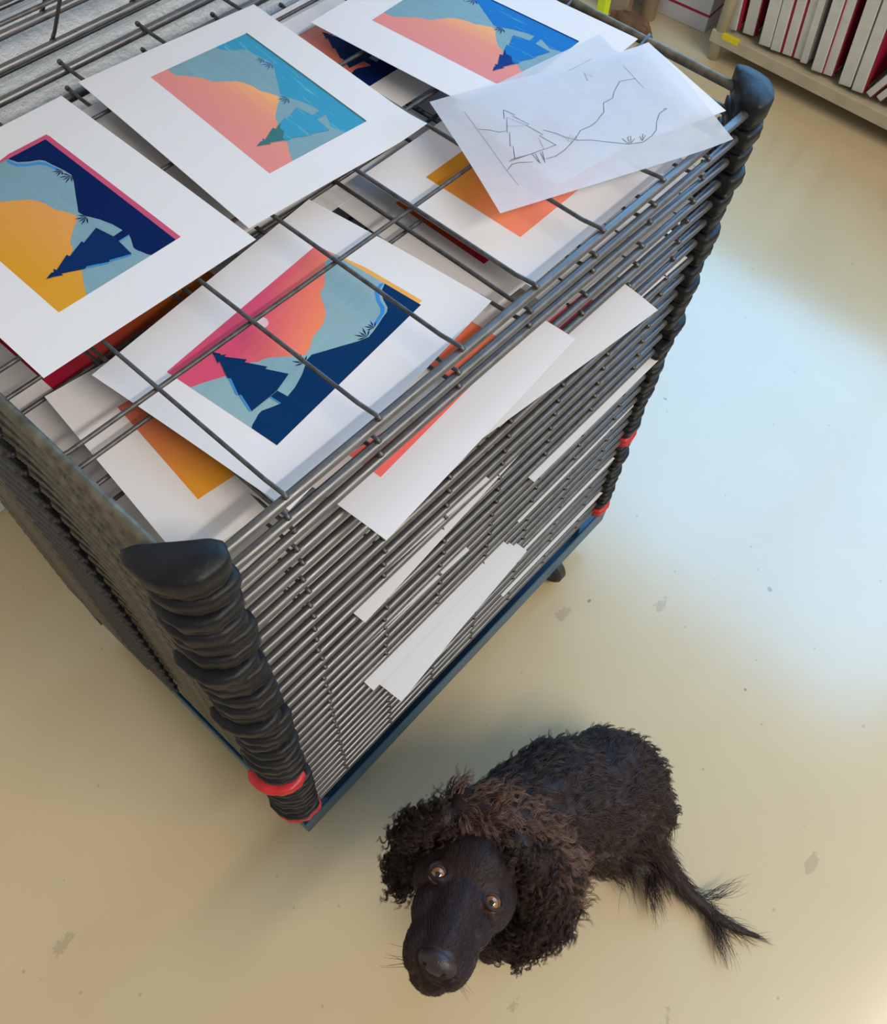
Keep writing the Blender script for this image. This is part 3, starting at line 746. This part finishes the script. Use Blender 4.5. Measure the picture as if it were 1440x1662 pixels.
body = [C((800, 1352, .42), (862, 1322, .33), .085, .105), C((862, 1322, .33), (905, 1300, .28), .108, .125),
        C((905, 1300, .27), (955, 1300, .25), .125, .118), C((955, 1300, .25), (985, 1272, .22), .118, .112),
        C((985, 1276, .21), (1003, 1272, .19), .108, .110),
        C((880, 1345, .20), (905, 1330, .14), .105, .09),
        C((925, 1246, .14), (975, 1230, .10), .052, .070), C((1000, 1345, .12), (1035, 1310, .13), .060, .085),
        C((870, 1375, .22), (822, 1480, .10), .048, .034), C((822, 1480, .10), (806, 1520, .035), .034, .026), C((806, 1520, .03), (792, 1546, .026), .028, .024),
        C((850, 1290, .20), (740, 1440, .05), .05, .03), C((740, 1440, .05), (725, 1455, .03), .03, .026),
        C((1010, 1345, .08), (1006, 1390, .03), .055, .036), C((975, 1340, .10), (950, 1385, .05), .07, .05), C((1025, 1350, .09), (1036, 1378, .07), .05, .035), C((1008, 1392, .028), (985, 1408, .024), .026, .022),
        C((960, 1330, .14), (960, 1375, .12), .08, .055),
        C((1045, 1340, .14), (1064, 1372, .08), .040, .030), C((1064, 1372, .08), (1088, 1412, .04), .030, .021), C((1088, 1412, .04), (1118, 1450, .024), .021, .017),
        C((1118, 1450, .024), (1160, 1488, .018), .017, .013), C((1160, 1488, .018), (1200, 1510, .014), .013, .009), C((1200, 1510, .014), (1232, 1520, .010), .009, .005)]
neck = [('c', H(0, -6.2, -4.2), P(812, 1345, .41), .075, .085)]
dog = implicit('dog', head + neck + body, .0042, 3, M['coat'], DO)
dog.location = DO
tag(dog, 'dark brown curly-coated spaniel on the floor, looking up with amber eyes', 'dog')
# sockets stay shallow; eyeballs sit in them
em = NT('amber_eye'); t = em
sp = t.n('ShaderNodeSeparateXYZ'); t.t.links.new(t.obj(), sp.inputs[0])
rr = t.math('SQRT', t.math('ADD', t.math('MULTIPLY', sp.outputs[0], sp.outputs[0]), t.math('MULTIPLY', sp.outputs[1], sp.outputs[1])))
t.put(t.b, 'Base Color', t.ramp(t.math('MULTIPLY', rr, 50.0), [(.0, (.002, .002, .002, 1)), (.22, (.003, .003, .003, 1)), (.26, (.16, .085, .025, 1)), (.50, (.32, .125, .035, 1)), (.56, (.30, .12, .035, 1)), (.60, (.06, .02, .01, 1)), (.64, (.02, .009, .007, 1)), (.68, (.12, .06, .045, 1)), (1, (.10, .05, .04, 1))]))
t.put(t.b, 'Roughness', .03); t.put(t.b, 'Coat Weight', 1.0); t.put(t.b, 'Coat Roughness', .01)
for sx in (1, -1):
    bm = bmesh.new(); bmesh.ops.create_uvsphere(bm, u_segments=40, v_segments=28, radius=.0175)
    for v in bm.verts:
        rr_ = math.hypot(v.co.x, v.co.y)
        if v.co.z > 0 and rr_ < .0118: v.co.z += .0012 * (1 - (rr_ / .0118) ** 2)      # cornea
    me = bpy.data.meshes.new('eye'); bm.to_mesh(me); bm.free(); me.materials.append(em.m); me.polygons.foreach_set('use_smooth', [True] * len(me.polygons))
    eo = bpy.data.objects.new('eye', me); COL.objects.link(eo); eo.parent = dog
    c = H(sx * 3.2, 0, -.50); gaze = (CAM - c).normalized()
    zx = gaze; xx = Vector((1, 0, 0)); xx = (xx - zx * xx.dot(zx)).normalized(); yy = zx.cross(xx)
    eo.location = c - DO; eo.rotation_euler = Matrix((xx, yy, zx)).transposed().to_euler(); eo['label'] = 'amber eye'
ns = implicit('nose', [ell(.45, 8.5, -1.7, 1.9, 1.15, 1.35), ell(1.65, 8.3, -2.0, 1.0, 1.0, 1.05), ell(-.75, 8.3, -2.0, 1.0, 1.0, 1.05), ell(.45, 7.7, -1.1, 1.5, 1.0, .7)], .0018, 3, M['nose'], DO, dog)
for sx in (1, -1):
    nb = MB(); c = H(.45 + sx * 1.05, 9.58, -1.85) - DO; n = 16
    vs = [c + HR @ Vector((.42 * math.cos(2 * PI * j / n), -.16 * abs(math.cos(2 * PI * j / n)), .36 * math.sin(2 * PI * j / n))) * HS for j in range(n)] + [c + HR @ Vector((0, .06, 0)) * HS]
    nb.add(vs, [(j, (j + 1) % n, n) for j in range(n)]); nb.obj('nostril', M['dark'], ns)
# ears
earR = [C((722, 1330, .49), (690, 1340, .46), .026, .030), C((690, 1340, .46), (668, 1360, .40), .030, .030), C((668, 1360, .40), (656, 1392, .34), .030, .028), C((656, 1392, .34), (652, 1420, .29), .028, .024), C((652, 1420, .29), (650, 1436, .27), .024, .018)]
earL = [C((840, 1370, .48), (868, 1392, .44), .030, .038), C((868, 1392, .44), (884, 1430, .37), .040, .046), C((890, 1432, .37), (884, 1484, .31), .050, .050), C((880, 1480, .31), (860, 1515, .26), .044, .038), C((860, 1515, .26), (828, 1540, .23), .036, .028)]
er = implicit('ear', earR, .005, 4, M['coat'], DO, dog); el = implicit('ear', earL, .005, 4, M['coat'], DO, dog)
ruff = implicit('neck_ruff', [C((752, 1312, .47), (800, 1322, .47), .040, .045), C((800, 1322, .47), (846, 1350, .44), .045, .050), C((846, 1350, .44), (900, 1408, .37), .050, .045), C((900, 1408, .37), (918, 1452, .31), .045, .032)], .006, 4, M['coat'], DO, dog)

def surface_points(me, n, rnd, keep=None):
    me.calc_loop_triangles(); tris = [(t_.vertices[:], t_.area) for t_ in me.loop_triangles]
    import bisect
    acc = []; s = 0
    for _, a in tris: s += a; acc.append(s)
    V = me.vertices; out = []; tries = 0
    while len(out) < n and tries < n * 12:
        tries += 1
        i = bisect.bisect_left(acc, rnd.random() * s); i = min(i, len(tris) - 1); a, b, c = tris[i][0]
        u, v = rnd.random(), rnd.random()
        if u + v > 1: u, v = 1 - u, 1 - v
        p = V[a].co * (1 - u - v) + V[b].co * u + V[c].co * v
        nn = (V[a].normal * (1 - u - v) + V[b].normal * u + V[c].normal * v).normalized()
        if keep is None or keep(p, nn): out.append((p.copy(), nn))
    return out
def locks(me, n, per, rad, rnd, keep):
    out = []
    for p, nn in surface_points(me, n, rnd, keep):
        for _ in range(per):
            a = nn.orthogonal().normalized(); b = nn.cross(a)
            out.append((p + a * rnd.gauss(0, rad) + b * rnd.gauss(0, rad), nn, p))
    return out
def strands(name, pts, flow, length, width, curl, freq, mat, parent, seed, lift=.35, segs=8, clump=0, minz=None, grav=0.0, lk=.38):
    """hair strands as thin tapered ribbons with three sides"""
    rnd = random.Random(seed); mb_v = []; mb_f = []; mb_uv = []
    for rec in pts:
        p, nn = rec[0], rec[1]; key = rec[2] if len(rec) > 2 else None
        L = length(p) * rnd.uniform(.65, 1.2); fl = flow(key if key is not None else p, nn)
        fl = (fl - nn * fl.dot(nn)); fl = fl.normalized() if fl.length > 1e-4 else nn.orthogonal().normalized()
        d = (fl + nn * lift * rnd.uniform(.5, 1.5) + Vector((rnd.uniform(-1, 1), rnd.uniform(-1, 1), rnd.uniform(-1, 1))) * .12).normalized()
        side = d.cross(nn).normalized(); up = side.cross(d)
        if key is not None:
            rk = random.Random(hash((round(key.x, 5), round(key.y, 5), round(key.z, 5)))); ph = rk.uniform(0, 6.3); L = length(key) * rk.uniform(.6, 1.25) * rnd.uniform(.88, 1.05); rk2 = Vector((rk.uniform(-1, 1), rk.uniform(-1, 1), rk.uniform(-1, 1))) * lk
            d = (fl + nn * lift * rk.uniform(.4, 1.6) + rk2 + Vector((rnd.uniform(-1, 1), rnd.uniform(-1, 1), rnd.uniform(-1, 1))) * .05).normalized(); side = d.cross(nn).normalized(); up = side.cross(d); dd0 = (key - p)
        elif clump:   # neighbouring hairs share phase and bend
            q = p * clump; ph = noise.noise(q) * 9; ph2 = noise.noise(q + Vector((7, 3, 1))) * 9
        else: ph = rnd.uniform(0, 6.3); ph2 = 0
        ph += rnd.uniform(-.25, .25)
        base = len(mb_v); sh = rnd.random(); q = p.copy()
        dd = d.copy()
        for i in range(segs + 1):
            f = i / segs
            amp = curl * min(1, f * 2.2)
            off = side * math.sin(ph + f * freq) * amp + up * (math.cos(ph + f * freq) - math.cos(ph)) * amp * .7
            c = q + off + ((key - p) * (.75 * f) if key is not None else Vector((0, 0, 0)))
            if minz is not None and c.z < minz: c.z = minz
            w = width * (1 - f * .85) * (.8 + .4 * sh)
            for k in range(3):
                a = 2.094 * k + ph
                mb_v.append(c + (side * math.cos(a) + up * math.sin(a)) * w); mb_uv.append((f, sh))
            dd = (dd + Vector((0, 0, -1)) * grav / segs).normalized(); q = q + dd * (L / segs)
        for i in range(segs):
            for k in range(3):
                a = base + i * 3 + k; b = base + i * 3 + (k + 1) % 3
                mb_f.append((a, b, b + 3, a + 3))
    m = MB(); m.add(mb_v, mb_f, 0, mb_uv)
    o = m.obj(name, mat, parent, uv=True); tag(o, kind='stuff'); return o
rnd = random.Random(11)
hc = E0 - DO
tail_a = P(1050, 1345, .14) - DO; tail_b = P(1232, 1520, .01) - DO
spine = (P(1010, 1270, .22) - P(862, 1322, .33)).normalized()
def in_head(p):
    q = HR.inverted() @ (p - hc) / HS
    return q.y > -5.2 and abs(q.x) < 6.5 and q.z > -7.5 and q.y < 13
def head_back(p):
    q = HR.inverted() @ (p - hc) / HS
    return -12 < q.y <= -5.2
def in_tail(p): return (p - tail_a).dot((tail_b - tail_a).normalized()) > .03
camd = lambda p: (CAM - DO - p).normalized()
def vis(p, nn): return nn.dot(camd(p)) > -.35
bp = locks(dog.data, 1900, 10, .0045, rnd, lambda p, nn: not in_head(p) and not in_tail(p) and vis(p, nn))
def bflow(p, nn):
    return spine * .9 + Vector((0, 0, -.5)) + Vector((noise.noise(p * 14), noise.noise(p * 14 + Vector((5, 0, 0))), 0)) * .8
strands('body_fur', bp, bflow, lambda p: .040, .0009, .0040, 6.0, M['fur_body'], dog, 21, lift=.10, lk=.20, clump=38, minz=.002, segs=8)
fp = surface_points(dog.data, 9000, rnd, lambda p, nn: in_head(p) and vis(p, nn) and (HR.inverted() @ (p - hc) / HS - Vector((3.2, 0, 0))).length > 1.7 and (HR.inverted() @ (p - hc) / HS - Vector((-3.2, 0, 0))).length > 1.7)
strands('face_fur', fp, lambda p, nn: HR @ Vector((.15 * (1 if (HR.inverted() @ (p - hc)).x > 0 else -1), -1, 0)), lambda p: .008, .00045, .0002, 2, M['fur_body'], dog, 22, lift=.16, segs=3)
tp_ = surface_points(dog.data, 700, rnd, lambda p, nn: in_tail(p))
td = (tail_b - tail_a).normalized()
strands('tail_feathering', tp_, lambda p, nn: td + nn * .15 + Vector((noise.noise(p * 20), noise.noise(p * 20 + Vector((3, 0, 0))), 0)) * .9, lambda p: .055, .0008, .004, 4, M['fur_body'], dog, 23, lift=.25, clump=30, minz=.003, segs=10)
feather = []
for (px, py, h, n_) in ((1062, 1395, .04, 110), (1052, 1420, .03, 90), (1160, 1492, .015, 80), (1150, 1462, .02, 45), (1015, 1400, .03, 40)):
    c = P(px, py, h) - DO
    for _ in range(n_): feather.append((c + Vector((rnd.gauss(0, .009), rnd.gauss(0, .009), rnd.uniform(-.008, .012))), Vector((rnd.uniform(-.2, .2), rnd.uniform(-.2, .2), 1)).normalized()))
fdir = {}
def fflow(p, nn):
    w = p + DO
    a = at(1062, 1410, .03); b = at(1160, 1490, .015); c2 = at(1150, 1462, .02)
    if (w - b).length < .035: return (at(1172, 1550, 0) - b)
    if (w - c2).length < .03: return (at(1190, 1445, 0) - c2)
    return (at(1062, 1480, 0) - at(1050, 1400, .03))
strands('leg_feathering', feather, fflow, lambda p: .085, .0007, .007, 3.4, M['fur_body'], dog, 24, lift=.05, clump=45, minz=.003, segs=12)
for o_, n_, sd in ((er, 2600, 31), (el, 4200, 32)):
    pts = locks(o_.data, n_ // 9, 11, .0024, rnd, lambda p, nn: vis(p, nn))
    h_ = strands('ear_curls', pts, lambda p, nn: Vector((0, 0, -1)) + nn * .5 + Vector((noise.noise(p * 25), noise.noise(p * 25 + Vector((9, 0, 0))), 0)) * .9, lambda p: .036, .00075, .0060, 14, M['fur_ear'], o_, sd, lift=.55, clump=60, minz=.004, segs=14)
pts = locks(ruff.data, 420, 10, .003, rnd, lambda p, nn: vis(p, nn))
strands('ruff_hair', pts, lambda p, nn: Vector((.6, -.5, -.6)) + Vector((noise.noise(p * 22), noise.noise(p * 22 + Vector((9, 0, 0))), 0)) * 1.1, lambda p: .046, .0007, .0055, 8, M['fur_light'], ruff, 33, lift=.45, clump=50, segs=12)
# whiskers
wm = MB()
for i in range(14):
    sx = 1 if i % 2 else -1
    a = H(sx * rnd.uniform(1.8, 2.8), rnd.uniform(6.5, 9.0), rnd.uniform(-4.2, -2.8)) - DO
    d = HR @ Vector((sx * rnd.uniform(.7, 1.2), rnd.uniform(.1, .9), rnd.uniform(-.5, .2))).normalized()
    wm.tube([a, a + d * .02, a + d * .042 + Vector((0, 0, -.004))], [.00035, .0003, .0001], 3)
tag(wm.obj('whiskers', M['coat'], dog), kind='stuff')


# ------------------------------------------------------------------ light
def area(name, loc, tgt, sx, sy, power, col):
    l = bpy.data.lights.new(name, 'AREA'); l.shape = 'RECTANGLE'; l.size = sx; l.size_y = sy; l.energy = power; l.color = col
    o = bpy.data.objects.new(name, l); COL.objects.link(o); o.location = loc
    d = (Vector(tgt) - Vector(loc)).normalized()
    zax = -d; xax = Vector((1, 0, 0)); yax = zax.cross(xax).normalized(); xax = yax.cross(zax)
    o.rotation_euler = Matrix((xax, yax, zax)).transposed().to_euler(); return o
area('fluorescent_row', (.9, -4.3, 5.75), (.6, .2, 1.0), 4.2, .3, 205, (1, .895, .78))
area('floor_fill_light', (1.1, -3.5, 3.5), (.9, -.7, 0), 3.0, 1.8, 66, (1, .91, .80))  # added soft fill to brighten the floor in front, not a real fitting
w = bpy.data.worlds.new('world'); scn.world = w; w.use_nodes = True
bg = w.node_tree.nodes['Background']; bg.inputs[0].default_value = (1, .93, .84, 1); bg.inputs[1].default_value = .36
vs_ = scn.view_settings; vs_.view_transform = 'Standard'; vs_.look = 'None'; vs_.gamma = 1; vs_.use_curve_mapping = False; vs_.exposure = 0.0
